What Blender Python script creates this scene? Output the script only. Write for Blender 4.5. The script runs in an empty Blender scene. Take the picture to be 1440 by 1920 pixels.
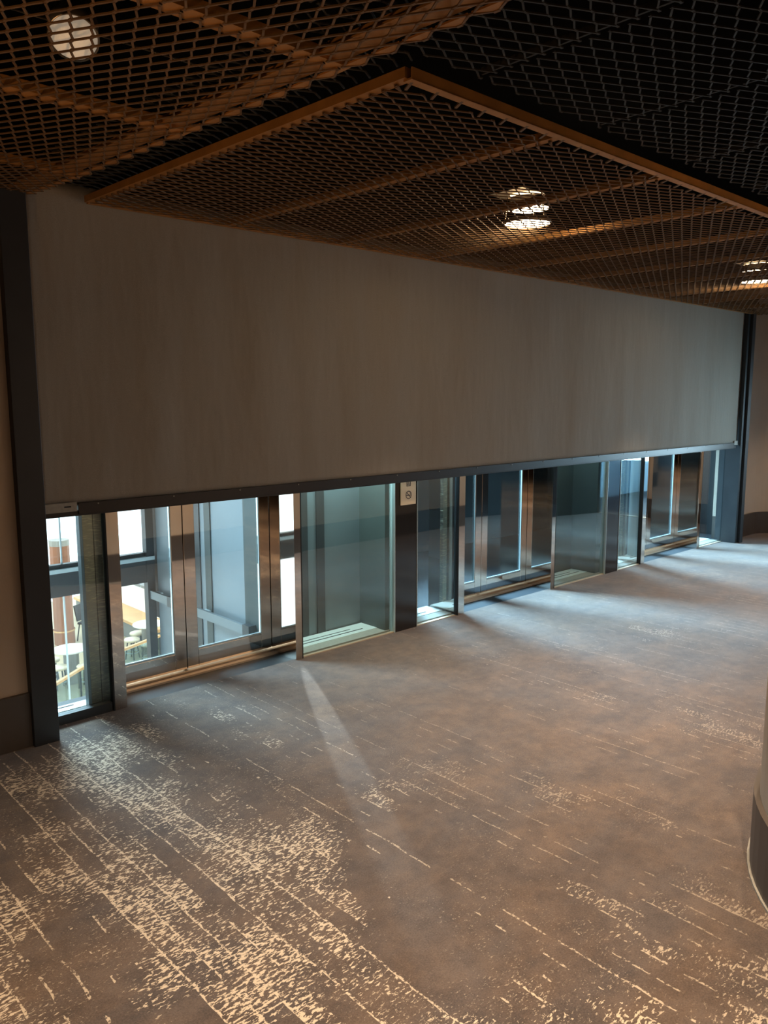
import bpy, math, random
from mathutils import Vector, Matrix
random.seed(7)
sc = bpy.context.scene
COL = sc.collection
PI = math.pi

# ------------------------------------------------------------------ camera
cam_d = bpy.data.cameras.new('camera')
cam = bpy.data.objects.new('camera', cam_d); COL.objects.link(cam)
cam_d.sensor_fit = 'VERTICAL'; cam_d.sensor_height = 24.0
cam_d.lens = 24.0 * 1490.0 / 1920.0
cam_d.clip_start = 0.02; cam_d.clip_end = 300
pitch, yaw, roll = math.radians(8.2), math.radians(43.0), math.radians(-0.1)
fw = Vector((math.sin(yaw)*math.cos(pitch), math.cos(yaw)*math.cos(pitch), -math.sin(pitch)))
rt = Vector((math.cos(yaw), -math.sin(yaw), 0)); up = rt.cross(fw)
r2 = rt*math.cos(roll) + up*math.sin(roll); u2 = -rt*math.sin(roll) + up*math.cos(roll)
cam.matrix_world = Matrix(((r2.x, u2.x, -fw.x, 0), (r2.y, u2.y, -fw.y, 0), (r2.z, u2.z, -fw.z, 2.5), (0, 0, 0, 1)))
sc.camera = cam
sc.view_settings.view_transform = 'Standard'
sc.view_settings.look = 'None'
sc.view_settings.exposure = 0.0
sc.view_settings.gamma = 1.0
sc.view_settings.use_curve_mapping = False
sc.cycles.use_denoising = True
sc.cycles.max_bounces = 10
sc.cycles.transparent_max_bounces = 16
sc.cycles.sample_clamp_indirect = 4.0

# ------------------------------------------------------------------ sky
w = bpy.data.worlds.new('sky'); sc.world = w; w.use_nodes = True
bg = w.node_tree.nodes['Background']
bg.inputs[0].default_value = (0.86, 0.95, 1.0, 1); bg.inputs[1].default_value = 3.4

# ------------------------------------------------------------------ lights
WARM = (1.0, 0.74, 0.50)
def aim(o, loc, tgt):
    o.location = loc
    o.rotation_euler = (Vector(tgt) - Vector(loc)).to_track_quat('-Z', 'Y').to_euler()
def spot(name, loc, tgt, power, size, blend=1.0, color=WARM, rad=0.06):
    d = bpy.data.lights.new(name, 'SPOT'); d.energy = power; d.spot_size = math.radians(size); d.spot_blend = blend
    d.color = color; d.shadow_soft_size = rad
    o = bpy.data.objects.new(name, d); COL.objects.link(o); aim(o, loc, tgt); return o
def area(name, loc, tgt, sx, sy, power, color, spread=180):
    d = bpy.data.lights.new(name, 'AREA'); d.shape = 'RECTANGLE'; d.size = sx; d.size_y = sy; d.energy = power
    d.color = color; d.spread = math.radians(spread)
    o = bpy.data.objects.new(name, d); COL.objects.link(o); aim(o, loc, tgt); return o
def point(name, loc, power, color=WARM, rad=0.1):
    d = bpy.data.lights.new(name, 'POINT'); d.energy = power; d.color = color; d.shadow_soft_size = rad
    o = bpy.data.objects.new(name, d); COL.objects.link(o); o.location = loc; return o

LAMPS = [(5.48, 4.15), (10.25, 4.25), (14.6, 4.3)]            # over the bronze panels
for i, (lx, ly) in enumerate(LAMPS):
    spot('downlight_beam', (lx, ly, 3.84), (lx, ly, 0), (560, 560, 260)[i], 84)
for lx, ly in [(6.6, 2.25), (10.6, 2.3), (2.7, 0.6), (0.3, 1.9), (4.9, 2.2), (1.2, -1.6)]:   # over the dark panels, out of the frame
    spot('downlight_beam', (lx, ly, 3.8), (lx, ly, 0), 520, 110)
spot('downlight_beam', (1.40, 3.3, 3.8), (1.5, 3.0, 0), 200, 95)
# added unseen warm spot off the left, tints the underside of the ceiling
spot('ceiling_fill_spot', (-1.6, 2.2, 1.0), (0.7, 3.3, 3.88), 210, 62, 1.0, (1.0, 0.58, 0.26), 0.1)
DAY = (0.50, 0.78, 1.0)
area('daylight_hall', (18.6, 3.2, 2.0), (13.0, 4.6, 0.6), 2.4, 2.4, 300, DAY)
area('daylight_hall', (16.3, 3.0, 1.9), (13.2, 5.8, 1.6), 1.0, 1.6, 95, (.55, .85, 1.0), 120)
area('daylight_hall', (17.6, 3.2, 4.3), (18.0, 3.2, 0), 2.0, 2.0, 400, DAY)
area('daylight_vestibule', (7.7, 8.3, 2.75), (7.9, 5.2, 0.2), 1.2, 0.7, 270, (.46, .76, 1.0), 68)
area('daylight_vestibule', (11.9, 8.3, 2.75), (12.2, 5.2, 0.2), 1.2, 0.7, 270, (.46, .76, 1.0), 68)
area('daylight_vestibule', (13.6, 8.0, 2.6), (13.6, 5.4, 0.2), 0.8, 0.6, 60, DAY, 75)
area('daylight_facade', (2.6, 8.6, 2.6), (3.3, 5.0, 0.0), 1.4, 1.0, 130, (0.6, 0.84, 1.0), 90)
area('pocket_fill', (5.1, 6.24, 2.2), (5.1, 6.24, 0), 1.0, 0.3, 40, (.72, .95, .92))  # added unseen area lights, brighten the cavities and sills behind the glass
area('pocket_fill', (9.2, 6.24, 2.2), (9.2, 6.24, 0), 1.0, 0.3, 9, (.72, .95, .92))
area('pocket_fill', (6.38, 6.2, 2.2), (6.38, 6.2, 0), .5, 0.3, 16, DAY)
area('pocket_fill', (10.52, 6.2, 2.2), (10.52, 6.2, 0), .5, 0.3, 16, DAY)
g = spot('streak_spot', (4.40, 5.90, 1.60), (3.68, 4.56, 0.0), 230, 86, 0.5, (0.75, 0.95, 1.0), 0.01)  # added narrow spot in place of lamp light reflected off the stile
g.scale = (0.055, 1, 1)

# ------------------------------------------------------------------ materials
def nodes(name):
    m = bpy.data.materials.new(name); m.use_nodes = True
    nt = m.node_tree; b = nt.nodes['Principled BSDF']; return m, nt, b
def mat(name, col, rough=0.6, metal=0.0, bump=0.0, bscale=60, vary=0.0, vscale=4.0, emit=None, estr=0, stretch=None, spec=0.5):
    m, nt, b = nodes(name)
    b.inputs['Base Color'].default_value = (*col, 1); b.inputs['Roughness'].default_value = rough
    b.inputs['Metallic'].default_value = metal; b.inputs['Specular IOR Level'].default_value = spec
    tc = nt.nodes.new('ShaderNodeTexCoord'); mp = nt.nodes.new('ShaderNodeMapping')
    nt.links.new(tc.outputs['Object'], mp.inputs[0])
    if stretch: mp.inputs['Scale'].default_value = stretch
    if vary:
        n = nt.nodes.new('ShaderNodeTexNoise'); n.inputs['Scale'].default_value = vscale; n.inputs['Detail'].default_value = 5
        nt.links.new(mp.outputs[0], n.inputs['Vector'])
        r = nt.nodes.new('ShaderNodeMapRange'); r.inputs[1].default_value = .3; r.inputs[2].default_value = .7
        r.inputs[3].default_value = 1-vary; r.inputs[4].default_value = 1+vary
        nt.links.new(n.outputs[0], r.inputs[0])
        mx = nt.nodes.new('ShaderNodeVectorMath'); mx.operation = 'SCALE'; mx.inputs[0].default_value = col
        nt.links.new(r.outputs[0], mx.inputs['Scale']); nt.links.new(mx.outputs[0], b.inputs['Base Color'])
    if bump:
        n = nt.nodes.new('ShaderNodeTexNoise'); n.inputs['Scale'].default_value = bscale; n.inputs['Detail'].default_value = 4
        nt.links.new(mp.outputs[0], n.inputs['Vector'])
        bp = nt.nodes.new('ShaderNodeBump'); bp.inputs['Strength'].default_value = bump; bp.inputs['Distance'].default_value = .01
        nt.links.new(n.outputs[0], bp.inputs['Height']); nt.links.new(bp.outputs[0], b.inputs['Normal'])
    if emit:
        b.inputs['Emission Color'].default_value = (*emit, 1); b.inputs['Emission Strength'].default_value = estr
    return m
def glass_mat(name, tint, boost=2.0):
    m = bpy.data.materials.new(name); m.use_nodes = True; nt = m.node_tree; nt.nodes.clear()
    o = nt.nodes.new('ShaderNodeOutputMaterial'); mx = nt.nodes.new('ShaderNodeMixShader')
    t = nt.nodes.new('ShaderNodeBsdfTransparent'); t.inputs[0].default_value = (*tint, 1)
    gl = nt.nodes.new('ShaderNodeBsdfGlossy'); gl.inputs['Roughness'].default_value = 0.0; gl.inputs[0].default_value = (.9, .97, .97, 1)
    fr = nt.nodes.new('ShaderNodeLayerWeight'); fr.inputs[0].default_value = .5
    pw = nt.nodes.new('ShaderNodeMath'); pw.operation = 'POWER'; pw.inputs[1].default_value = 4.2
    nt.links.new(fr.outputs['Facing'], pw.inputs[0])
    mt = nt.nodes.new('ShaderNodeMath'); mt.operation = 'MULTIPLY_ADD'; mt.inputs[1].default_value = .9; mt.inputs[2].default_value = .04*boost; mt.use_clamp = True
    nt.links.new(pw.outputs[0], mt.inputs[0]); nt.links.new(mt.outputs[0], mx.inputs[0])
    nt.links.new(t.outputs[0], mx.inputs[1]); nt.links.new(gl.outputs[0], mx.inputs[2]); nt.links.new(mx.outputs[0], o.inputs[0])
    return m

def carpet_mat():
    m, nt, b = nodes('flecked_carpet')
    L = nt.links.new; N = nt.nodes.new
    tc = N('ShaderNodeTexCoord'); sx = N('ShaderNodeSeparateXYZ'); L(tc.outputs['Object'], sx.inputs[0])
    X, Y = sx.outputs[0], sx.outputs[1]
    def math_(op, a, c=None, clamp=False):
        n = N('ShaderNodeMath'); n.operation = op; n.use_clamp = clamp
        for i, v in enumerate((a, c)):
            if v is None: continue
            if hasattr(v, 'links') or hasattr(v, 'is_output'): L(v, n.inputs[i])
            else: n.inputs[i].default_value = v
        return n.outputs[0]
    def noise(sxx, syy, detail=3, rough=.55, off=0.0, dist=0.0):
        c = N('ShaderNodeCombineXYZ'); L(math_('MULTIPLY', X, sxx), c.inputs[0]); L(math_('MULTIPLY', Y, syy), c.inputs[1]); c.inputs[2].default_value = off
        n = N('ShaderNodeTexNoise'); n.inputs['Scale'].default_value = 1; n.inputs['Detail'].default_value = detail
        n.inputs['Roughness'].default_value = rough; n.inputs['Distortion'].default_value = dist
        L(c.outputs[0], n.inputs['Vector']); return n.outputs[0]
    def ramp(v, lo, hi, a=0.0, c=1.0):
        r = N('ShaderNodeMapRange'); r.inputs[1].default_value = lo; r.inputs[2].default_value = hi
        r.inputs[3].default_value = a; r.inputs[4].default_value = c; L(v, r.inputs[0]); return r.outputs[0]
    # strips run towards the doors (along Y)
    P = 0.115
    u = math_('ADD', math_('DIVIDE', X, P), math_('MULTIPLY', math_('SUBTRACT', noise(1.5, 3, 2, .5, 3.1), .5), .35))
    strip = math_('FLOOR', u); fr = math_('FRACT', u)
    wn = N('ShaderNodeTexWhiteNoise'); wn.noise_dimensions = '1D'; L(strip, wn.inputs['W'])
    # density field: big worn patches, fading out to the right
    big = noise(1.15, .62, 3, .55, 9.3)
    c2 = N('ShaderNodeCombineXYZ'); L(strip, c2.inputs[0]); L(math_('MULTIPLY', Y, 1.6), c2.inputs[1]); c2.inputs[2].default_value = 4.2
    sn = N('ShaderNodeTexNoise'); sn.inputs['Scale'].default_value = 1; sn.inputs['Detail'].default_value = 2; L(c2.outputs[0], sn.inputs['Vector'])
    bias = math_('ADD', ramp(X, 2.2, 3.9, .06, -.13), ramp(Y, 3.6, 6.0, 0.02, -.07))
    dens = math_('ADD', math_('ADD', math_('SUBTRACT', big, .5), math_('MULTIPLY', math_('SUBTRACT', sn.outputs[0], .5), .65)), bias)
    fleck = noise(34, 84, 3, .6, 1.7, .25)
    thr = math_('MAXIMUM', math_('SUBTRACT', .66, math_('MULTIPLY', dens, .85)), .515)
    fm = math_('SUBTRACT', fleck, thr)
    fleckm = ramp(fm, .0, .03)
    fleckm = math_('MULTIPLY', fleckm, ramp(dens, -.02, .08))
    # thin broken lines at the strip edges
    ln = math_('LESS_THAN', math_('ADD', fr, math_('MULTIPLY', math_('SUBTRACT', noise(50, 45, 2, .6, 4.4), .5), .28)), .085)
    brk = noise(3, 7, 3, .6, 6.6)
    lsel = math_('GREATER_THAN', math_('ADD', math_('MULTIPLY', wn.outputs['Value'], .30), math_('ADD', brk, math_('MULTIPLY', dens, .4))), .665)
    rag = ramp(noise(60, 60, 2, .5, 2.2), .40, .52)
    linem = math_('MULTIPLY', math_('MULTIPLY', ln, lsel), rag)
    mask = math_('MAXIMUM', fleckm, linem)
    speck = math_('MULTIPLY', ramp(noise(70, 110, 2, .6, 12.5), .63, .68), ramp(noise(2.2, 1.3, 3, .6, 7.7), .46, .6))
    strength = math_('MULTIPLY', ramp(dens, -.25, .12, .5, .95), ramp(X, 2.75, 3.7, 1.0, .36))
    amt = math_('MULTIPLY', math_('MAXIMUM', mask, math_('MULTIPLY', speck, .55)), strength)
    # ground colour
    g1 = noise(3, 3, 5, .6, 5.0); g2 = noise(120, 120, 3, .75, 8.0); g3 = noise(9, 9, 4, .7, 2.0)
    v = math_('ADD', math_('ADD', math_('MULTIPLY', g1, .5), math_('MULTIPLY', g2, .75)), math_('MULTIPLY', g3, .5))
    r = N('ShaderNodeValToRGB'); e = r.color_ramp.elements
    e[0].position = .55; e[0].color = (.045, .036, .033, 1); e[1].position = 1.15 if False else 1.0; e[1].color = (.145, .112, .093, 1)
    e2 = r.color_ramp.elements.new(.8); e2.color = (.090, .070, .061, 1)
    L(v, r.inputs[0])
    hue = N('ShaderNodeMix'); hue.data_type = 'RGBA'; hue.blend_type = 'MULTIPLY'; hue.inputs[0].default_value = 1
    hr = N('ShaderNodeValToRGB'); hr.color_ramp.elements[0].position = .35; hr.color_ramp.elements[0].color = (.78, .80, .86, 1)
    hr.color_ramp.elements[1].position = .65; hr.color_ramp.elements[1].color = (1.0, .90, .80, 1)
    L(noise(1.6, 2.6, 5, .65, 21.0), hr.inputs[0]); L(r.outputs[0], hue.inputs[6]); L(hr.outputs[0], hue.inputs[7])
    mx = N('ShaderNodeMix'); mx.data_type = 'RGBA'; L(amt, mx.inputs[0]); L(hue.outputs[2], mx.inputs[6]); mx.inputs[7].default_value = (.62, .52, .40, 1)
    L(mx.outputs[2], b.inputs['Base Color'])
    b.inputs['Roughness'].default_value = .95; b.inputs['Specular IOR Level'].default_value = .15
    b.inputs['Sheen Weight'].default_value = .25; b.inputs['Sheen Roughness'].default_value = .5
    bp = N('ShaderNodeBump'); bp.inputs['Strength'].default_value = .4; bp.inputs['Distance'].default_value = .004
    L(g2, bp.inputs['Height']); L(bp.outputs[0], b.inputs['Normal'])
    return m

def scratched_mat():
    m, nt, b = nodes('scratched_steel')
    L = nt.links.new; N = nt.nodes.new
    b.inputs['Metallic'].default_value = 1; b.inputs['Base Color'].default_value = (.30, .29, .22, 1)
    tc = N('ShaderNodeTexCoord'); mp = N('ShaderNodeMapping'); mp.inputs['Rotation'].default_value = (0, .45, 0); mp.inputs['Scale'].default_value = (9, 9, 70)
    L(tc.outputs['Object'], mp.inputs[0])
    n = N('ShaderNodeTexNoise'); n.inputs['Scale'].default_value = 1.6; n.inputs['Detail'].default_value = 6; L(mp.outputs[0], n.inputs['Vector'])
    r = N('ShaderNodeMapRange'); r.inputs[1].default_value = .5; r.inputs[2].default_value = .72; r.inputs[3].default_value = .28; r.inputs[4].default_value = .62
    L(n.outputs[0], r.inputs[0]); L(r.outputs[0], b.inputs['Roughness'])
    c = N('ShaderNodeMix'); c.data_type = 'RGBA'; c.inputs[6].default_value = (.42, .41, .34, 1); c.inputs[7].default_value = (.95, .88, .62, 1)
    r2_ = N('ShaderNodeMapRange'); r2_.inputs[1].default_value = .52; r2_.inputs[2].default_value = .75; L(n.outputs[0], r2_.inputs[0]); L(r2_.outputs[0], c.inputs[0])
    L(c.outputs[2], b.inputs['Base Color'])
    bp = N('ShaderNodeBump'); bp.inputs['Strength'].default_value = .35; bp.inputs['Distance'].default_value = .004; L(n.outputs[0], bp.inputs['Height']); L(bp.outputs[0], b.inputs['Normal'])
    return m

def fabric_mat():
    m, nt, b = nodes('grey_shade_fabric')
    L = nt.links.new; N = nt.nodes.new
    tc = N('ShaderNodeTexCoord'); mp = N('ShaderNodeMapping'); mp.inputs['Scale'].default_value = (1, 1, .28); L(tc.outputs['Object'], mp.inputs[0])
    n = N('ShaderNodeTexNoise'); n.inputs['Scale'].default_value = 1.7; n.inputs['Detail'].default_value = 4; L(mp.outputs[0], n.inputs['Vector'])
    wv = N('ShaderNodeTexNoise'); wv.inputs['Scale'].default_value = 260; L(tc.outputs['Object'], wv.inputs['Vector'])
    bp = N('ShaderNodeBump'); bp.inputs['Strength'].default_value = .6; bp.inputs['Distance'].default_value = .06; L(n.outputs[0], bp.inputs['Height'])
    bp2 = N('ShaderNodeBump'); bp2.inputs['Strength'].default_value = .25; bp2.inputs['Distance'].default_value = .002; L(wv.outputs[0], bp2.inputs['Height']); L(bp.outputs[0], bp2.inputs['Normal'])
    L(bp2.outputs[0], b.inputs['Normal'])
    r = N('ShaderNodeMapRange'); r.inputs[1].default_value = .3; r.inputs[2].default_value = .7; r.inputs[3].default_value = .9; r.inputs[4].default_value = 1.1; L(wv.outputs[0], r.inputs[0])
    s = N('ShaderNodeVectorMath'); s.operation = 'SCALE'; s.inputs[0].default_value = (.31, .275, .235); L(r.outputs[0], s.inputs['Scale'])
    L(s.outputs[0], b.inputs['Base Color']); b.inputs['Roughness'].default_value = .85; b.inputs['Specular IOR Level'].default_value = .2
    return m

M = {}
M['carpet'] = carpet_mat()
M['fabric'] = fabric_mat()
M['scratch'] = scratched_mat()
M['beige'] = mat('beige_wall_paint', (.56, .46, .37), .7, bump=.15, bscale=90, vary=.03)
M['base'] = mat('dark_brown_baseboard', (.085, .068, .058), .45, vary=.1, vscale=6)
M['post'] = mat('charcoal_metal', (.032, .034, .038), .45, metal=.3, vary=.1)
M['bar'] = mat('dark_bronze_bar', (.035, .032, .032), .4, metal=.5)
M['black'] = mat('black_ceiling_paint', (.005, .005, .005), 1.0, spec=0)
M['mirror'] = mat('polished_steel', (.70, .64, .58), .035, metal=1, bump=.02, bscale=8, stretch=(1, 1, .2))
M['steel'] = mat('satin_steel', (.55, .48, .42), .22, metal=1, bump=.04, bscale=20)
M['brass'] = mat('gold_threshold_metal', (.86, .70, .53), .45, metal=.8, bump=.1, bscale=40)
M['darkgap'] = mat('black_rubber_seal', (.012, .012, .012), .8)
M['gloss'] = mat('glossy_black_cladding', (.018, .016, .016), .06, spec=.6, vary=.05)
M['bronze'] = mat('bronze_painted_steel', (.42, .19, .05), .45, metal=.35, vary=.15, vscale=9, bump=.05)
M['bronzemesh'] = mat('bronze_painted_mesh', (.17, .092, .040), .5, metal=.3, vary=.15, vscale=9)
M['darkmesh'] = mat('dark_grey_painted_steel', (.040, .036, .030), .6, metal=.3, vary=.15, vscale=9)
M['glass'] = glass_mat('door_glass', (.90, .96, .96), 2.0)
M['dimglass'] = glass_mat('tinted_glass', (.62, .74, .74), 2.4)
M['bead'] = mat('pale_glazing_bead', (.62, .74, .78), .3, metal=.4)
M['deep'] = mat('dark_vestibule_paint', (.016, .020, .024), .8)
M['sill'] = mat('pale_aluminium_sill', (.80, .86, .84), .4, metal=.2, vary=.04)
M['pale'] = mat('pale_blue_grey_panel', (.17, .21, .23), .35, metal=.25, vary=.06, vscale=2)
M['partition'] = mat('blue_grey_partition', (.20, .25, .28), .4, metal=.1, vary=.06, vscale=2)
M['teal'] = mat('teal_grey_panel', (.055, .072, .072), .5, vary=.05)
M['slate'] = mat('slate_grey_frame', (.05, .058, .064), .4, metal=.3)
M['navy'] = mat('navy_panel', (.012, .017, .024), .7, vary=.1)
M['plate'] = mat('sand_sign_plate', (.92, .74, .50), .45)
M['ink'] = mat('dark_sign_ink', (.10, .07, .05), .6)
M['cap'] = mat('grey_plastic_cap', (.33, .31, .27), .5, vary=.1, vscale=40)
M['lens'] = mat('lit_lamp_lens', (1, .9, .7), .3, emit=(1.0, .80, .52), estr=16)
M['softlens'] = mat('frosted_lamp_lens', (.75, .70, .62), .4, emit=(1.0, .80, .58), estr=.22, bump=.8, bscale=18, vary=.5, vscale=9)
M['trim'] = mat('grey_lamp_trim', (.22, .18, .14), .3, metal=.8)
M['reflector'] = mat('polished_reflector', (.9, .8, .65), .12, metal=1)
M['wire'] = mat('steel_wire', (.6, .5, .35), .35, metal=1)
M['cafefloor'] = mat('pale_wood_floor', (.50, .42, .27), .5, vary=.12, vscale=1.2)
M['white'] = mat('white_laminate', (.85, .85, .80), .4)
M['cream'] = mat('cream_stool_seat', (.72, .64, .48), .5, vary=.06, vscale=8)
M['grey'] = mat('grey_pedestal', (.20, .21, .20), .5)
M['legs'] = mat('dark_stool_leg', (.06, .08, .10), .4, metal=.4)
M['copper'] = mat('copper_brown_cladding', (.33, .13, .065), .45, metal=.15, vary=.2, vscale=3, stretch=(1, 1, .2))
M['blackbox'] = mat('dark_speaker_shell', (.06, .07, .08), .5)
M['wood'] = mat('honey_wood', (.72, .42, .18), .45, vary=.1, vscale=3)
M['paper'] = mat('white_notice_paper', (.85, .88, .90), .6)
M['blueroom'] = mat('pale_blue_wall', (.45, .62, .72), .6)

# ------------------------------------------------------------------ mesh builder
class MB:
    def __init__(s): s.v = []; s.f = []; s.m = []; s.mi = 0
    def box(s, x0, x1, y0, y1, z0, z1):
        b = len(s.v)
        s.v += [(x0,y0,z0),(x1,y0,z0),(x1,y1,z0),(x0,y1,z0),(x0,y0,z1),(x1,y0,z1),(x1,y1,z1),(x0,y1,z1)]
        for q in ((0,3,2,1),(4,5,6,7),(0,1,5,4),(1,2,6,5),(2,3,7,6),(3,0,4,7)): s.f.append(tuple(b+i for i in q)); s.m.append(s.mi)
        return s
    def beam(s, p, q, w, h, upv=(0,0,1), caps=True):
        p = Vector(p); q = Vector(q); d = (q-p).normalized(); u = Vector(upv); r = d.cross(u)
        if r.length < 1e-5: r = d.cross(Vector((1,0,0)))
        r.normalize(); u = r.cross(d); b = len(s.v); r = r*w/2; u = u*h/2
        for c in (p, q):
            for a in (-r-u, r-u, r+u, -r+u): s.v.append(tuple(c+a))
        for q_ in ((0,1,5,4),(1,2,6,5),(2,3,7,6),(3,0,4,7)): s.f.append(tuple(b+i for i in q_)); s.m.append(s.mi)
        if caps:
            for q_ in ((3,2,1,0),(4,5,6,7)): s.f.append(tuple(b+i for i in q_)); s.m.append(s.mi)
        return s
    def lathe(s, prof, c=(0,0,0), n=24, axis='z', close=True):
        b = len(s.v)
        for (r, z) in prof:
            for k in range(n):
                a = 2*PI*k/n
                p = (r*math.cos(a), r*math.sin(a), z)
                if axis == 'y': p = (p[0], p[2], p[1])
                if axis == 'x': p = (p[2], p[0], p[1])
                s.v.append((c[0]+p[0], c[1]+p[1], c[2]+p[2]))
        for i in range(len(prof)-1):
            for k in range(n):
                s.f.append((b+i*n+k, b+i*n+(k+1)%n, b+(i+1)*n+(k+1)%n, b+(i+1)*n+k)); s.m.append(s.mi)
        if close:
            s.f.append(tuple(b+k for k in range(n))[::-1]); s.m.append(s.mi)
            s.f.append(tuple(b+(len(prof)-1)*n+k for k in range(n))); s.m.append(s.mi)
        return s
    def prism(s, pts, z0, z1):
        b = len(s.v); n = len(pts)
        for z in (z0, z1):
            for p in pts: s.v.append((p[0], p[1], z))
        for k in range(n): s.f.append((b+k, b+(k+1)%n, b+n+(k+1)%n, b+n+k)); s.m.append(s.mi)
        s.f.append(tuple(b+k for k in range(n))[::-1]); s.m.append(s.mi); s.f.append(tuple(b+n+k for k in range(n))); s.m.append(s.mi)
        return s
    def build(s, name, ms, parent=None, smooth=False, bevel=0):
        me = bpy.data.meshes.new(name); me.from_pydata(s.v, [], s.f)
        if not isinstance(ms, (list, tuple)): ms = [ms]
        for m in ms: me.materials.append(m)
        if len(ms) > 1: me.polygons.foreach_set('material_index', s.m)
        if smooth: me.polygons.foreach_set('use_smooth', [True]*len(me.polygons))
        me.update()
        o = bpy.data.objects.new(name, me); COL.objects.link(o)
        if parent is not None: o.parent = parent
        if bevel:
            bv = o.modifiers.new('bevel', 'BEVEL'); bv.width = bevel; bv.segments = 2; bv.limit_method = 'ANGLE'
        return o
def Bx(*a): return MB().box(*a)
def tag(o, label, cat, group=None, kind=None):
    o['label'] = label; o['category'] = cat
    if group: o['group'] = group
    if kind: o['kind'] = kind
    return o
def empty(name, loc=(0,0,0), rz=0):
    o = bpy.data.objects.new(name, None); COL.objects.link(o); o.location = loc; o.rotation_euler = (0,0,rz); o.empty_display_size = .1
    return o
def struct(o, label=None):
    o['kind'] = 'structure'
    if label: o['label'] = label
    return o
def copy_tree(o, parent=None):
    c = o.copy(); COL.objects.link(c); c.parent = parent
    for ch in list(o.children): copy_tree(ch, c)
    return c

# ================================================================== SETTING
W = 5.98          # face of the glazed wall
LD = 6.36         # face of the door leaves
PER = 4.14        # bay spacing
HB = 4.6          # underside of slab
# floor
struct(Bx(-6, 15.6, -5, W+.02, -.2, 0).build('floor', M['carpet']), 'brown carpet with broken cream flecks and lines')
struct(Bx(-6.2, 20.4, -5.2, 9.2, HB, HB+.2).build('ceiling', M['black']), 'black ceiling slab above the mesh panels')
# left wall, at the side of the shade
struct(Bx(-6, 1.87, 5.77, 6.1, .4, HB).build('wall_left', M['beige']), 'beige wall left of the charcoal post')
bb = MB(); bb.box(-6, 1.87, 5.74, 6.1, 0, .4); struct(bb.build('baseboard_left', M['base']), 'tall dark brown baseboard on the left wall')
struct(Bx(-6.2, -6, -5, 6.1, 0, HB).build('wall_side', M['beige']), 'beige wall at the far left')
struct(Bx(-6, 15.6, -5.2, -5, 0, HB).build('wall_rear', M['beige']), 'beige wall behind the viewer')
# opposite curved wall
pts = [(4.73+1.3*math.cos(math.radians(a)), .366+1.3*math.sin(math.radians(a))) for a in range(90, 216, 5)]
outer = [(12.0, 1.666)] + pts + [(3.9, -1.2), (4.6, -4.9)]
inner = [(4.9, -4.9), (4.9, -.5), (12.0, 1.0)]
wo = MB(); wo.prism(outer+inner, .4, HB)
struct(wo.build('wall_right', M['beige']), 'curved beige wall end at the right edge')
def off(p, d=.03):
    return (p[0]+d*(p[0]-4.73)/1.3, p[1]+d*(p[1]-.366)/1.3)
o2 = [(12.0, 1.696)] + [off(p) for p in pts] + [(3.87, -1.2), (4.57, -4.9)]
b2 = MB(); b2.prism(o2+inner, 0, .4); struct(b2.build('baseboard_right', M['base']), 'tall dark brown baseboard around the curved wall end')
b3 = MB(); b3.prism([off(p, .042) for p in pts]+[off(p, .028) for p in pts][::-1], 0, .012)
struct(b3.build('trim_1', M['cap']), 'pale edging strip where the carpet meets the curved baseboard')
# dark wall running on from the opposite wall to the hall opening
dw = MB(); dw.prism([(12.0, 1.72), (15.2, 2.62), (15.2, 2.0), (12.0, 1.1)], 0, HB); struct(dw.build('wall_dark', M['navy']), 'dark wall beside the hall opening')
# right-hand end, rounded corner
ec = [(13.83, 5.95)] + [(14.75+.55*math.sin(math.radians(a)), 5.40+.55*math.cos(math.radians(a))) for a in range(0, 91, 9)] + [(15.30, 4.0), (15.62, 4.0), (15.62, 6.25), (13.83, 6.25)]
wr = MB(); wr.prism(ec, .4, HB); struct(wr.build('wall_end', M['beige'], None), 'beige rounded corner wall beyond the right post')
er = [(13.83, 5.92)] + [(14.75+.52*math.sin(math.radians(a)), 5.40+.52*math.cos(math.radians(a))) for a in range(0, 91, 9)] + [(15.27, 4.0), (15.62, 4.0), (15.62, 6.25), (13.83, 6.25)]
br = MB(); br.prism(er, 0, .4); struct(br.build('baseboard_end', M['base']), 'tall dark brown baseboard on the rounded corner wall')
# hall beyond the opening (seen mirrored in the glass)
struct(Bx(15.6, 20.2, 1.2, 5.4, -.2, 0).build('floor_hall', M['navy']), 'dark blue floor of the side hall')
struct(Bx(20.0, 20.3, 1.2, 5.4, 0, HB).build('wall_hall', M['blueroom']), 'pale blue wall of the side hall')
struct(Bx(15.3, 20.0, .9, 1.2, 0, HB).build('wall_hall_side', M['blueroom']), 'pale blue side wall of the hall')
struct(Bx(15.62, 20.0, 5.4, 5.7, 0, HB).build('wall_hall_far', M['blueroom']), 'pale blue far side wall of the hall')
struct(Bx(15.2, 15.6, 2.62, 4.0, 2.6, HB).build('wall_lintel', M['navy']), 'dark lintel over the hall opening')
struct(Bx(15.16, 15.22, 2.62, 4.0, 0, .012).build('trim_2', M['brass']), 'brass strip on the floor at the hall opening')
np_ = tag(Bx(19.93, 19.96, 2.6, 3.4, 1.2, 2.4).build('notice_poster', M['paper']), 'white notice poster on the pale blue hall wall', 'poster')

# glazed front: header above the openings
struct(Bx(1.87, 13.83, W, 6.16, 2.25, HB).build('wall_front', M['post']), 'dark header above the glazed front, behind the shade')
struct(Bx(1.87, 14.0, 5.74, 5.98, 4.01, HB).build('wall_bulkhead', M['black']), 'black bulkhead above the roller shade')
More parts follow.
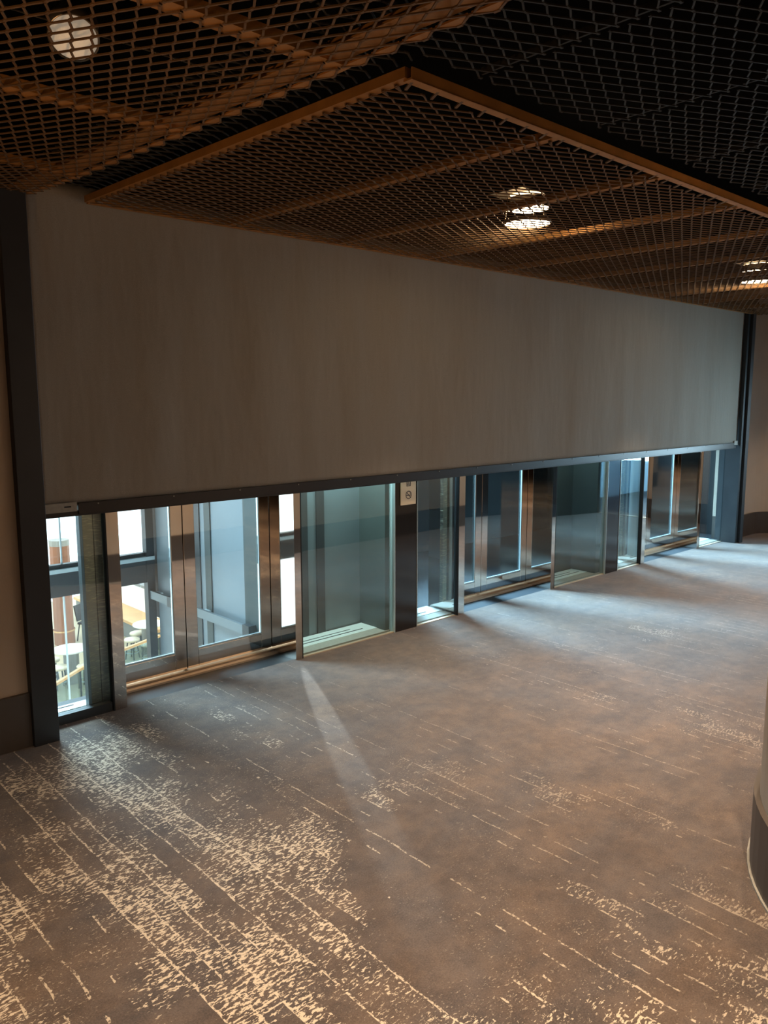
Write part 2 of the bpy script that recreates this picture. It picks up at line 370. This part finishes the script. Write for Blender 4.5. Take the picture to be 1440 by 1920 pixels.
# left post, right post and columns
struct(Bx(1.865, 2.045, 5.70, 6.02, 0, 3.95).build('trim_3', M['post'], None, bevel=.004), 'charcoal post at the left end of the shade')
pr = MB(); pr.box(13.62, 13.70, 5.74, 6.1, 0, 3.95); pr.box(13.715, 13.83, 5.70, 6.1, 0, 3.95)
struct(pr.build('trim_4', M['post']), 'charcoal post at the right end of the shade')
for k, x in enumerate((5.72, 5.72+PER)):
    struct(Bx(x, x+.33, W-.012, 6.5, 0, 2.25).build('trim_%d' % (5+k), M['gloss']),
           'glossy black column cladding %s' % ('carrying the no smoking sign' if k == 0 else 'left of the farthest doors'))
    struct(Bx(x-.006, x+.0, W-.02, W+.3, 0, 2.25).build('trim_%d' % (7+2*k), M['bead']), 'pale metal edge at the left of a black column')
    struct(Bx(x+.33, x+.336, W-.02, W+.3, 0, 2.25).build('trim_%d' % (8+2*k), M['bead']), 'pale metal edge at the right of a black column')

# ---------------------------------------------------------------- windows
def window(n, x0, x1, label, glass='glass', frame=.0, sill_to=6.44, sill=True, lowrail=0.0):
    r = struct(empty('window_%d' % n, ((x0+x1)/2, W, 0)), label); ox, oy = (x0+x1)/2, W
    MB().box(x0-ox, x1-ox, .012, .024, lowrail, 2.25).build('glass', M[glass], r)
    f = MB()
    if lowrail: f.box(x0-ox, x1-ox, -.012, .05, 0, lowrail)
    else: f.box(x0-ox, x1-ox, -.004, .036, 0, .008)
    f.box(x0-ox, x1-ox, -.0, .04, 2.2, 2.25)
    f.build('bottom_rail', M['slate'] if lowrail else M['brass'], r)
    if sill:
        s = MB(); s.box(x0-ox, x1-ox, .055, .20, 0, .018); s.mi = 1; s.box(x0-ox, x1-ox, .20, sill_to-W, 0, .024); s.mi = 2
        s.box(x0-ox, x1-ox-.2, .27, .285, .024, .026); s.box(x0-ox, x1-ox-.32, .34, .352, .024, .026)
        s.build('sill', [M['cap'], M['sill'], M['darkgap']], r)
    return r
window(1, 2.045, 2.57, 'narrow window at the far left with the cafe below in view', 'glass', sill_to=6.3, lowrail=.075)
window(2, 4.50, 5.714, 'wide fixed window right of the nearest doors')
window(3, 6.056, 6.70, 'narrow window between the sign column and the middle doors')
window(4, 8.64, 9.854, 'wide fixed window right of the middle doors')
window(5, 10.196, 10.84, 'narrow window left of the farthest doors')
window(6, 12.78, 13.62, 'fixed window at the far right beside the end post')

# ---------------------------------------------------------------- doors
def doorset(n, x0, label):
    """x0 = left edge of the recess; recess 1.76 wide"""
    xL, xR = x0, x0+1.71; mid = x0+.775; ye = LD
    r = struct(empty('door_%d' % n, ((xL+xR)/2, W, 0)), label); ox, oy = (xL+xR)/2, W
    def P(mb): 
        mb.v = [(a-ox, b-oy, c) for a, b, c in mb.v]; return mb
    # jambs: polished front stile and reveal
    P(MB().box(xL-.10, xL, W-.02, ye+.08, 0, 2.25)).build('jamb', M['mirror'], r)
    P(MB().box(xR, xR+.075, W-.02, ye+.08, 0, 2.25)).build('jamb', M['mirror'], r)
    s = MB(); s.box(xR+.075, xR+.088, W-.02, W+.04, 0, 2.25); s.box(xL-.113, xL-.10, W-.02, W+.04, 0, 2.25); P(s).build('edge_seal', M['darkgap'], r)
    # threshold
    t = MB(); t.box(xL, xR, ye-.11, ye-.055, 0, .016); t.box(xL, xR, ye-.035, ye+.09, 0, .030); t.mi = 1; t.box(xL, xR, ye-.055, ye-.035, 0, .006)
    P(t).build('threshold', [M['brass'], M['darkgap']], r)
    P(MB().box(xL, xR, ye-.14, ye+.1, 2.2, 2.25)).build('head_rail', M['steel'], r)
    P(MB().box(mid-.02, mid+.02, ye+.046, ye+.055, .03, 2.18)).build('meeting_seal', M['darkgap'], r)
    for (a, b) in ((xL+.004, mid-.003), (mid+.003, xR-.004)):
        lf = empty('leaf', ((a+b)/2-ox, ye-oy, 0)); lf.parent = r; cx = (a+b)/2
        def Q(mb): mb.v = [(p-cx, q-ye, z) for p, q, z in mb.v]; return mb
        st = .115
        Q(MB().box(a, a+st, ye, ye+.045, .04, 2.18)).build('stile', M['mirror'], lf, bevel=.003)
        Q(MB().box(b-st, b, ye, ye+.045, .04, 2.18)).build('stile', M['mirror'], lf, bevel=.003)
        rl = MB(); rl.box(a+st, b-st, ye, ye+.045, .04, .20); rl.box(a+st, b-st, ye, ye+.045, 2.08, 2.18)
        Q(rl).build('rail', M['mirror'], lf, bevel=.003)
        gg = MB(); gg.box(a+st, b-st, ye+.018, ye+.026, .2, 2.08)
        Q(gg).build('glass', M['glass'], lf)
        bd = MB(); bd.box(a+st, b-st, ye+.0, ye+.018, .2, .218); bd.box(b-st-.008, b-st, ye+.004, ye+.018, .212, 2.08)
        Q(bd).build('glazing_bead', M['bead'], lf)
    return r
doorset(1, 2.69, 'nearest double glass doors in a polished steel frame')
doorset(2, 2.69+PER, 'middle double glass doors in a polished steel frame')
doorset(3, 2.69+2*PER-.02, 'farthest double glass doors in a polished steel frame')

# ---------------------------------------------------------------- behind the glass
# scratched steel pier behind the first window
sp = struct(empty('trim_11', (2.555, 6.04, 0)), 'scratched brushed steel pier behind the left window')
for x0, x1 in ((-.12, -.035), (-.028, .05)):
    MB().box(x0, x1, 0.01, .05, .05, 2.25).build('panel', M['scratch'], sp)
MB().box(-.145, -.12, .0, .06, .0, 2.25).build('edge', M['pale'], sp)
MB().box(-.12, .05, .05, .07, 0, 2.25).build('backing', M['slate'], sp)
# pale side panel (the outer partition), at right angles to the doors
pp = struct(empty('wall_partition', (4.44, 6.45, 0)), 'pale blue grey partition beyond the nearest doors')
MB().box(0, .05, 0, 2.35, -3.6, HB).build('panel', M['partition'], pp)
for y0, y1, m in ((7.76, 7.90, 'slate'), (7.53, 7.65, 'teal'), (6.62, 6.87, 'teal')):
    MB().box(-.012, 0, y0-6.45, y1-6.45, -3.6, HB).build('frame_strip', M[m], pp)
for y0, y1, z in ((6.70, 7.72, .13), (8.30, 8.84, .13)):
    bar = MB(); bar.box(-.09, -.06, y0-6.45, y1-6.45, z-.05, z+.05); bar.mi = 1
    bar.box(-.10, -.012, y0-6.45-.02, y0-6.45+.10, z-.06, z+.06); bar.mi = 2; bar.box(-.06, 0, y1-6.45-.16, y1-6.45-.06, z-.04, z+.04)
    bar.build('push_bar', [M['pale'], M['slate'], M['bead']], pp)
# curtain wall of the facade
cw = struct(empty('window_7', (3.0, 8.87, 0)), 'facade glazing grid beyond the nearest doors')
m_ = MB(); m_.box(-1.6, 1.43, 0, .18, .28, .555); m_.build('transom', M['slate'], cw)
m_ = MB(); m_.box(-1.6, 1.43, -.03, .1, .555, .60); m_.build('transom_bead', M['bead'], cw)
m_ = MB(); m_.box(-1.6, 1.43, .02, .1, .60, .645); m_.build('sash', M['slate'], cw)
for x in (1.33,): MB().box(x, x+.10, -.02, .08, -3.6, HB).build('mullion', M['slate'], cw)
MB().box(.335, .350, .05, .07, -3.6, HB).build('glass_joint', M['bead'], cw)
MB().box(-1.6, 1.30, .10, .112, .6, HB).build('glass', glass_mat('facade_glass', (.97, .99, 1), .6), cw)
MB().box(-1.6, 1.30, .10, .112, -3.6, .3).build('glass', glass_mat('facade_glass_low', (.97, .99, 1), .6), cw)
struct(Bx(1.3, 1.45, 6.1, 9.05, -3.6, HB).build('wall_outer_left', M['pale']), 'pale side wall beyond the left window')
# cavities and vestibules behind the other bays
def panelwall(name, x0, x1, y0, y1, m, lab, z1=HB): return struct(Bx(x0, x1, y0, y1, 0, z1).build(name, M[m]), lab)
panelwall('wall_pocket_1', 4.49, 5.72, 6.46, 6.50, 'pale', 'pale panel close behind the wide fixed window', 2.4)
for i, (a, b) in enumerate(((4.80, 4.93), (5.05, 5.15))):
    struct(Bx(a, b, 6.44, 6.46, .02, 2.4).build('trim_%d' % (12+i), M['slate']), 'dark vertical strip behind the wide fixed window')
struct(Bx(5.655, 5.72, 6.05, 6.46, 0, 2.4).build('trim_14', M['teal']), 'grey return panel left of the sign column')
panelwall('wall_pocket_2', 8.63, 9.86, 6.46, 6.50, 'teal', 'dark teal panel behind the fixed window right of the middle doors', 2.4)
struct(Bx(9.74, 9.86, 6.05, 6.46, 0, 2.4).build('trim_15', M['teal']), 'grey return panel left of the far black column')
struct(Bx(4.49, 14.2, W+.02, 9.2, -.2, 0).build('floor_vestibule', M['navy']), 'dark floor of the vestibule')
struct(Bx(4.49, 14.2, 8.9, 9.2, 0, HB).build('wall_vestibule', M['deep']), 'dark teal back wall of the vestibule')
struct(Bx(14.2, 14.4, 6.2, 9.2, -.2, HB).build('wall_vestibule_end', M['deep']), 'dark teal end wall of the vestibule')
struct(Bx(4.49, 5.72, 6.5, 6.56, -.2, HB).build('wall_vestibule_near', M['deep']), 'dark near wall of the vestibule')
struct(Bx(1.0, 4.49, 6.0, 6.45, -.3, 0).build('floor_landing', M['slate']), 'narrow dark ledge under the nearest doors')
# steel posts seen through the narrow windows
for i, x in enumerate((6.34, 10.5)):
    q = struct(empty('trim_%d' % (16+i), (x, 6.42, 0)), 'slim steel posts behind the narrow window %s' % ('beside the sign column' if i == 0 else 'left of the farthest doors'))
    MB().box(0, .05, 0, .05, 0, 2.3).build('post', M['steel'], q)
    MB().box(.07, .14, .02, .07, 0, 2.3).build('post', M['scratch'], q)
    MB().box(-.06, -.052, -.2, .0, 0, 2.3).build('glass_edge', M['bead'], q)
    MB().box(-.20, -.09, .12, .16, 0, 2.3).build('dark_post', M['navy'], q)

# ================================================================== ROLLER SHADE
SY = 5.80
sh = tag(empty('roller_shade', (2.05, SY, 1.65)), 'wide grey fabric roller shade pulled halfway down over the glass doors', 'roller shade')
nx, nz = 240, 40; x1 = 11.56; z0, z1 = .065, 2.34
fb = MB()
for j in range(nz+1):
    for i in range(nx+1):
        x = x1*i/nx; z = z0+(z1-z0)*j/nz; t = j/nz
        y = .006*math.sin(x*2.3+t*1.1)+.005*math.sin(x*5.1+1.3-t*2.2)+.003*math.sin(x*11.7+2*t)
        y *= (1-.6*t)*(1-.8*abs(2*t-1)**6)
        fb.v.append((x, y, z))
for j in range(nz):
    for i in range(nx):
        a = j*(nx+1)+i; fb.f.append((a, a+1, a+nx+2, a+nx+1)); fb.m.append(0)
fo = fb.build('fabric', M['fabric'], sh, smooth=True)
so = fo.modifiers.new('thickness', 'SOLIDIFY'); so.thickness = .002
hb = MB(); hb.box(.26, 11.40, -.022, .018, 0, .085); hb.box(.02, 11.50, -.012, .012, -.012, .03)
hem = hb.build('bottom_bar', M['bar'], sh, bevel=.003)
for k in range(18):
    MB().lathe([(.006, -.004), (.006, 0)], (.41+.622*k, -.023, .07), 8, 'y').build('screw', M['cap'], hem)
cp = MB(); cp.box(.0, .25, -.02, .016, .025, .095); cp.box(.005, .245, -.024, -.02, .03, .09); cp.mi = 1; cp.box(.155, .205, -.026, -.024, .058, .068)
o = cp.build('end_cap', [M['cap'], M['darkgap']], sh); o['label'] = 'grey plastic end cap with a dark slot'
cp = MB(); cp.box(11.41, 11.55, -.02, .016, .045, .115); o = cp.build('end_cap', M['cap'], sh); o['label'] = 'grey plastic end cap'
MB().lathe([(.045, 0), (.045, 11.5)], (0.03, .05, 2.30), 20, 'x').build('roller_tube', M['cap'], sh, smooth=True)

# ================================================================== SIGN
sg = tag(empty('no_smoking_sign', (5.795, W-.014, 1.37)), 'sand coloured no smoking sign on the black column, top under the shade', 'sign')
MB().box(0, .225, -.012, 0, 0, .33).build('plate', M['plate'], sg, bevel=.003)
pc = MB()
cx, cz = .115, .105; R = .044; n = 28
for k in range(n):
    a, b_ = 2*PI*k/n, 2*PI*(k+1)/n
    for ro, ri in ((R, R-.009),):
        bb_ = len(pc.v)
        for y in (-.0135, -.012):
            pc.v += [(cx+ro*math.cos(a), y, cz+ro*math.sin(a)), (cx+ro*math.cos(b_), y, cz+ro*math.sin(b_)), (cx+ri*math.cos(b_), y, cz+ri*math.sin(b_)), (cx+ri*math.cos(a), y, cz+ri*math.sin(a))]
        pc.f += [(bb_, bb_+1, bb_+2, bb_+3), (bb_+7, bb_+6, bb_+5, bb_+4)]; pc.m += [0, 0]
pc.beam((cx-.033, -.0128, cz+.033), (cx+.033, -.0128, cz-.033), .0015, .008, (1, 0, 1))
pc.beam((cx-.032, -.0128, cz-.004), (cx+.018, -.0128, cz-.004), .0015, .010, (0, 0, 1))
pc.beam((cx+.022, -.0128, cz-.004), (cx+.030, -.0128, cz-.004), .0015, .010, (0, 0, 1))
pc.beam((cx+.026, -.0128, cz+.006), (cx+.020, -.0128, cz+.024), .0015, .005, (1, 0, 0))
pc.build('no_smoking_symbol', M['ink'], sg)
sq = MB(); sq.box(.085, .145, -.0135, -.012, .198, .285); sq.mi = 1
sq.box(.098, .108, -.0145, -.0135, .222, .275); sq.box(.122, .132, -.0145, -.0135, .222, .275); sq.box(.094, .136, -.0145, -.0135, .207, .213)
sq.build('dark_pictogram', [M['ink'], M['plate']], sg)

# ================================================================== CEILING PANELS
LWD, SWD = .166, .081
def expanded(w_, h_, along='x', shear=0.0, L_=LWD, S_=SWD, t=.0075, th=.006, bl=.014, open_front=False):
    """strands of expanded metal in a w_ x h_ sheet, long way along x or y"""
    mb = MB()
    a, b_ = (w_, h_) if along == 'x' else (h_, w_)
    nj = int(b_/(S_/2)); ni = int(a/L_)+1
    def T(p, q, z):
        x, y = (p, q) if along == 'x' else (q, p)
        return (x+shear*y, y, z)
    for j in range(nj+1):
        y = j*S_/2
        for i in range(ni+1):
            x = i*L_+(L_/2 if j % 2 else 0)
            if x > a+.001: continue
            if open_front and along == 'x' and j < 2: continue
            mb.beam(T(max(x-bl, 0), y, 0), T(min(x+bl, a), y, 0), t*1.5, th, caps=False)
            if j < nj:
                for sgn in (1, -1):
                    xs, xe = x+sgn*bl*.8, x+sgn*(L_/2-bl*.8)
                    ys, ye_ = y, y+S_/2
                    if xs < 0 and xe < 0: continue
                    if xs > a and xe > a: continue
                    if xe < 0: f_ = xs/(xs-xe); ye_ = ys+(ye_-ys)*f_; xe = 0
                    if xe > a: f_ = (a-xs)/(xe-xs); ye_ = ys+(ye_-ys)*f_; xe = a
                    mb.beam(T(xs, ys, -th*.3), T(xe, ye_, th*.3), t, th, caps=False)
    return mb
# bronze row over the doors
SHR = -.035
PW, PD = 1.15, 3.12
def bronze_panel():
    r = empty('expanded_metal_panel', (2.585, 2.62, 3.86))
    mb = expanded(PW, PD-.09, 'x', SHR)
    mb.v = [(x, y+.07, z) for x, y, z in mb.v]
    for i in range(14):                                  # stubs to the front flange leave the large openings
        x = i*LWD/2*1.0+.03
        if x < PW-.02 and i % 2 == 0: mb.beam((x, .0, .004), (x+.035, .075, 0), .014, .008)
    k = int(PD/SWD)
    for j in range(1, k):                                # bent strand tips on the left side flange
        y = j*SWD; mb.beam((SHR*y+.005, y, .035), (SHR*y+.012, y, -.002), .010, .010, (0, 1, 0)); mb.beam((SHR*y+.012, y, -.002), (SHR*y+.05, y+.012, -.002), .010, .008)
    mb.build('mesh', M['bronzemesh'], r)
    s_ = MB(); s_.beam((.012, 0, .032), (.012+SHR*PD, PD, .032), .055, .045); s_.build('side_flange', M['bronze'], r)
    s_ = MB(); s_.box(0, PW, -.03, .022, .0, .008); s_.box(0, PW, -.03, -.024, 0, .05); s_.build('front_flange', M['bronze'], r)
    s_ = MB(); s_.box(SHR*PD, PW+SHR*PD, PD-.03, PD, .0, .05); s_.build('back_flange', M['bronze'], r)
    return r
ordn = ['first', 'second', 'third', 'fourth', 'fifth', 'sixth', 'seventh', 'eighth', 'ninth', 'tenth']
bp0 = bronze_panel()
for k in range(10):
    r = bp0 if k == 0 else copy_tree(bp0)
    r.location = (2.585+PW*k, 2.62, 3.86)
    lab = {0: 'leftmost bronze mesh ceiling panel of the row above the shade',
           1: 'second bronze mesh ceiling panel from the left end of the row above the shade',
           2: 'bronze mesh ceiling panel just left of the nearer glowing downlight, third of its row',
           3: 'fourth bronze mesh ceiling panel of the row, just right of the nearer glowing downlight'}.get(k, '%s bronze mesh ceiling panel from the left in the row above the shade' % ordn[k])
    tag(r, lab, 'ceiling panel', 'bronze mesh panels above the shade')
# bronze panels top left
S2 = -.065
def left_panel():
    wx, dy = 2.15, 1.165
    r = empty('expanded_metal_panel', (0, 0, 3.86))
    mb = expanded(wx, dy, 'y', S2, t=.009)
    mb.build('mesh', M['bronzemesh'], r)
    s_ = MB(); s_.beam((0+.0, .02, .03), (wx, .02, .03), .085, .045); s_.build('cross_bar', M['bronze'], r)
    s_ = MB()
    s_.v += [(wx-.17, 0, .03), (wx-.045, 0, .03), (wx-.045+S2*dy, dy, .03), (wx-.17+S2*dy, dy, .03)]
    s_.v += [(x, y, .022) for x, y, z in s_.v[:4]]
    s_.f += [(0, 1, 2, 3), (7, 6, 5, 4), (0, 4, 5, 1), (1, 5, 6, 2), (2, 6, 7, 3), (3, 7, 4, 0)]; s_.m += [0]*6
    s_.beam((wx-.11, 0, .055), (wx-.11+S2*dy, dy, .055), .02, .05)
    s_.build('edge_flange', M['bronze'], r)
    s_ = MB(); n = int(dy/LWD)
    for i in range(n+1):
        y = (i+.5)*LWD
        if y > dy: continue
        b0 = len(s_.v); xx = wx-.05
        for z in (.0, .008):
            s_.v += [(xx+S2*(y-.075), y-.075, z), (xx+.02+S2*y, y-.05, z), (xx+.055+S2*y, y-.01, z), (xx+.055+S2*y, y+.01, z), (xx+.02+S2*y, y+.05, z), (xx+S2*(y+.075), y+.075, z)]
        s_.f += [tuple(b0+q for q in (0, 1, 2, 3, 4, 5)), tuple(b0+6+q for q in (5, 4, 3, 2, 1, 0))] + [(b0+q, b0+(q+1) % 6, b0+6+(q+1) % 6, b0+6+q) for q in range(6)]; s_.m += [0]*8
    s_.build('toothed_edge', M['bronze'], r)
    return r
lp0 = left_panel()
labs = ['bronze mesh ceiling panel at the top left, nearest the viewer in its row', 'bronze mesh ceiling panel at the top left, second from the viewer in its row',
        'bronze mesh ceiling panel under the unlit looking round lamp', 'bronze mesh ceiling panel at the top left whose end reaches the shade',
        'bronze mesh ceiling panel overhead at the top edge']
for k, y in enumerate((.37, 1.54, 2.72, 3.90, 5.08-10)):
    if k == 4: y = -.80
    r = lp0 if k == 0 else copy_tree(lp0)
    r.location = (.22-.065*(y-2.1)*1.0-.0, y, 3.86)
    tag(r, labs[k], 'ceiling panel', 'bronze mesh panels at the top left')
# last narrow panel to the bulkhead
r = copy_tree(lp0); r.location = (.22-.065*(5.08-2.1), 5.08, 3.86); r.scale = (1, .56, 1)
tag(r, 'narrow bronze mesh ceiling panel at the left edge, over the charcoal post', 'ceiling panel', 'bronze mesh panels at the top left')
# dark row at the top right
def dark_panel():
    r = empty('expanded_metal_panel', (0, 0, 3.93))
    expanded(1.0, 3.3, 'x', 0, L_=.18, S_=.088, t=.008).build('mesh', M['darkmesh'], r)
    s_ = MB(); s_.beam((.0, 0, .03), (.0, 3.3, .03), .012, .03); s_.beam((.03, 0, .06), (.03, 3.3, .06), .008, .008); s_.build('hanger_bar', M['darkmesh'], r)
    return r
dp0 = dark_panel()
dl = ['dark mesh ceiling panel above the gap left of the bronze row', 'dark mesh ceiling panel at the top, left of the first thin hanger bar', 'dark mesh ceiling panel at the top right between the thin hanger bars',
      'dark mesh ceiling panel at the top right, past the second thin hanger bar', 'dark mesh ceiling panel at the right edge, fifth from the left']
for k in range(9):
    r = dp0 if k == 0 else copy_tree(dp0)
    r.location = (2.02+1.0*k-.02, -.75, 3.955)
    tag(r, dl[k] if k < 5 else '%s dark mesh ceiling panel from the left, beyond the right edge' % ordn[k], 'ceiling panel', 'dark mesh panels at the top right')
r = empty('expanded_metal_panel', (2.0, 2.58, 3.95))
expanded(.62, 3.12, 'x', -.03, L_=.18, S_=.088, t=.008).build('mesh', M['darkmesh'], r)
tag(r, 'narrow dark mesh strip in the gap between the two bronze ceiling areas', 'ceiling panel')

# hanger wires
def wire(a, b_, lab):
    m = MB(); m.beam((0, 0, 0), tuple(Vector(b_)-Vector(a)), .006, .006); o = m.build('hanger_wire', M['wire']); o.location = a
    tag(o, lab, 'wire')
wire((.6, 3.95, 4.22), (2.9, 3.90, 4.22), 'thin steel wire crossing behind the round lamp above the left mesh')

# downlights
def downlight(loc, lab, lit=True):
    r = empty('downlight', loc)
    if lit:
        MB().lathe([(.185, -.05), (.193, -.05), (.193, -.02), (.185, -.02)], (0, 0, 0), 32, close=False).build('trim_ring', M['trim'], r, smooth=True)
        MB().lathe([(.185, -.042), (.185, -.036)], (0, 0, 0), 32).build('diffuser', M['lens'], r)
        MB().lathe([(.165, .072), (.165, .078)], (0, 0, 0), 32).build('lens', M['lens'], r)
        MB().lathe([(.172, .074), (.16, .15)], (0, 0, 0), 32, close=False).build('reflector', M['reflector'], r, smooth=True)
        for k in range(3):
            a = k*2*PI/3+.4; MB().beam((.188*math.cos(a), .188*math.sin(a), -.03), (.18*math.cos(a), .15*math.sin(a), .16), .012, .006).build('bracket', M['trim'], r)
        MB().box(-.3, .3, -.17, .17, .16, .17).build('mounting_plate', M['trim'], r)
    else:
        MB().lathe([(.095, .0), (.102, .0), (.10, .10), (.08, .17), (.03, .19)], (0, 0, 0), 32, close=False).build('housing', M['trim'], r, smooth=True)
        MB().lathe([(.01, -.03), (.04, -.026), (.07, -.016), (.094, .004), (.094, .01)], (0, 0, 0), 32).build('lens', M['softlens'], r, smooth=True)
    tag(r, lab, 'downlight', 'round downlights above the mesh')
    return r
downlight((5.48, 4.15, 3.95), 'glowing round downlight above the middle of the bronze mesh row')
downlight((10.25, 4.25, 3.95), 'glowing round downlight at the right edge above the bronze mesh')
r = downlight((1.47, 3.45, 3.97), 'pale round lamp above the bronze mesh at the top left', False)
r.rotation_euler = Vector((-.28, -.58, -.85)).to_track_quat('-Z', 'Y').to_euler()

# ================================================================== CAFE BELOW
FZ = -3.6
struct(Bx(-2, 22, 9.3, 24, FZ-.2, FZ).build('floor_cafe', M['cafefloor']), 'pale floor of the cafe on the level below')
col = tag(empty('cafe_column', (7.3, 19.6, FZ)), 'copper brown round column standing on the cafe floor below', 'column')
MB().lathe([(.25, 0), (.25, .35), (.235, .36), (.235, 2.5)], (0, 0, 0), 12).build('shaft', M['copper'], col)
MB().lathe([(.26, .33), (.262, .35), (.26, .37)], (0, 0, 0), 24, close=False).build('band', M['wood'], col)
MB().lathe([(.24, 2.5), (.24, 2.64)], (0, 0, 0), 12).build('cap', M['cap'], col)
for s, lab in ((-1, 'dark loudspeaker box on the left of the copper column'), (1, 'dark loudspeaker box on the right of the copper column')):
    c = math.cos(math.radians(43)); s_ = math.sin(math.radians(43))
    r = empty('loudspeaker', (7.3+s*.34*c, 19.6-s*.34*s_, FZ+1.55), math.radians(-43))
    MB().box(-.11, .11, -.1, .1, 0, .3).build('cabinet', M['blackbox'], r, bevel=.01)
    MB().box(-.09, .09, -.105, -.1, .02, .28).build('grille', M['darkgap'], r)
    tag(r, lab, 'loudspeaker')
def table(loc, rad, lab):
    r = empty('cafe_table', loc)
    MB().lathe([(rad-.01, .72), (rad, .73), (rad, .75), (rad-.01, .76)], (0, 0, 0), 32).build('tabletop', M['white'], r)
    MB().lathe([(.19, 0), (.19, .05), (.16, .06), (.16, .72)], (0, 0, 0), 20).build('pedestal', M['grey'], r)
    tag(r, lab, 'table'); return r
table((6.34, 16.72, FZ), .37, 'round white cafe table in front of the copper column')
table((8.45, 17.35, FZ), .36, 'round white cafe table at the end of the wooden bench')
def stool():
    r = empty('stool', (0, 0, FZ))
    MB().lathe([(.13, .42), (.175, .44), (.18, .47), (.165, .49), (.05, .5)], (0, 0, 0), 24).build('seat', M['cream'], r, smooth=True)
    for k in range(4):
        a = PI/4+k*PI/2; MB().beam((.10*math.cos(a), .10*math.sin(a), .43), (.16*math.cos(a), .16*math.sin(a), 0), .025, .025).build('leg', M['legs'], r)
    rg = MB(); 
    for k in range(16):
        a, b_ = 2*PI*k/16, 2*PI*(k+1)/16; rg.beam((.14*math.cos(a), .14*math.sin(a), .16), (.14*math.cos(b_), .14*math.sin(b_), .16), .014, .014)
    rg.build('foot_ring', M['bead'], r)
    return r
st0 = stool()
for k, (x, y, lab) in enumerate([(6.00, 16.5, 'cream topped stool in front of the round table by the copper column, its left one'),
                                 (6.44, 16.22, 'cream topped stool in front of the round table by the copper column, its right one'),
                                 (6.05, 17.1, 'cream topped stool partly hidden behind the round table by the copper column'),
                                 (8.0, 17.3, 'cream topped stool left in the group of three by the bench'),
                                 (8.33, 17.70, 'cream topped stool at the back of the group of three by the bench'),
                                 (8.12, 16.72, 'cream topped stool at the right front of the group of three by the bench')]):
    r = st0 if k == 0 else copy_tree(st0)
    r.location = (x, y, FZ); r.rotation_euler = (0, 0, k*.7); tag(r, lab, 'stool', 'cream topped stools in the cafe')
# bench with wooden seat
bn = tag(empty('cafe_bench', (9.0, 19.0, FZ)), 'long cafe bench with honey wood seat and white back', 'bench')
MB().box(-.35, .25, -1.5, 3.2, 0, .42).build('base', M['grey'], bn)
MB().box(-.42, .28, -1.5, 3.2, .42, .50).build('seat', M['wood'], bn, bevel=.01)
MB().box(.28, .45, -1.5, 3.2, 0, 1.15).build('backrest', M['white'], bn, bevel=.02)
MB().box(.26, .47, -1.5, 3.2, 1.15, 1.22).build('cap_rail', M['grey'], bn)
# dark chairs beside the column
def chair(loc, rz, lab):
    r = empty('cafe_chair', loc, rz)
    MB().box(-.24, .24, -.24, .24, .42, .48).build('seat', M['blackbox'], r, bevel=.02)
    b = MB(); b.beam((0, .24, .5), (0, .32, .9), .46, .03, (0, 1, 0)); b.build('backrest', M['blackbox'], r)
    for sx in (-1, 1):
        for sy in (-1, 1): MB().beam((sx*.2, sy*.2, .43), (sx*.25, sy*.25, 0), .025, .025).build('leg', M['legs'], r)
    tag(r, lab, 'chair')
chair((7.95, 19.5, FZ), .6, 'dark chair right of the copper column in the cafe')
chair((6.78, 20.2, FZ), -.8, 'dark chair left of the copper column in the cafe')
# stair balustrade
bl = tag(empty('glass_balustrade', (4.9, 13.95, FZ)), 'glass balustrade with honey wood handrail in front of the cafe stools', 'balustrade')
P3 = [(-.9, -.85), (.04, .06), (.77, .61), (1.77, 1.12), (2.9, 1.55)]
hr = MB(); gl = MB(); ps = MB()
for a, b_ in zip(P3[:-1], P3[1:]):
    hr.beam((*a, 1.0), (*b_, 1.0), .06, .05); gl.beam((*a, .48), (*b_, .48), .012, .96)
hr.build('handrail', M['wood'], bl); gl.build('glass', glass_mat('balustrade_glass', (.60, .70, .72), 1), bl)
for a in P3: MB().beam((*a, 0), (*a, .98), .03, .03, (0, 1, 0)).build('post', M['legs'], bl)
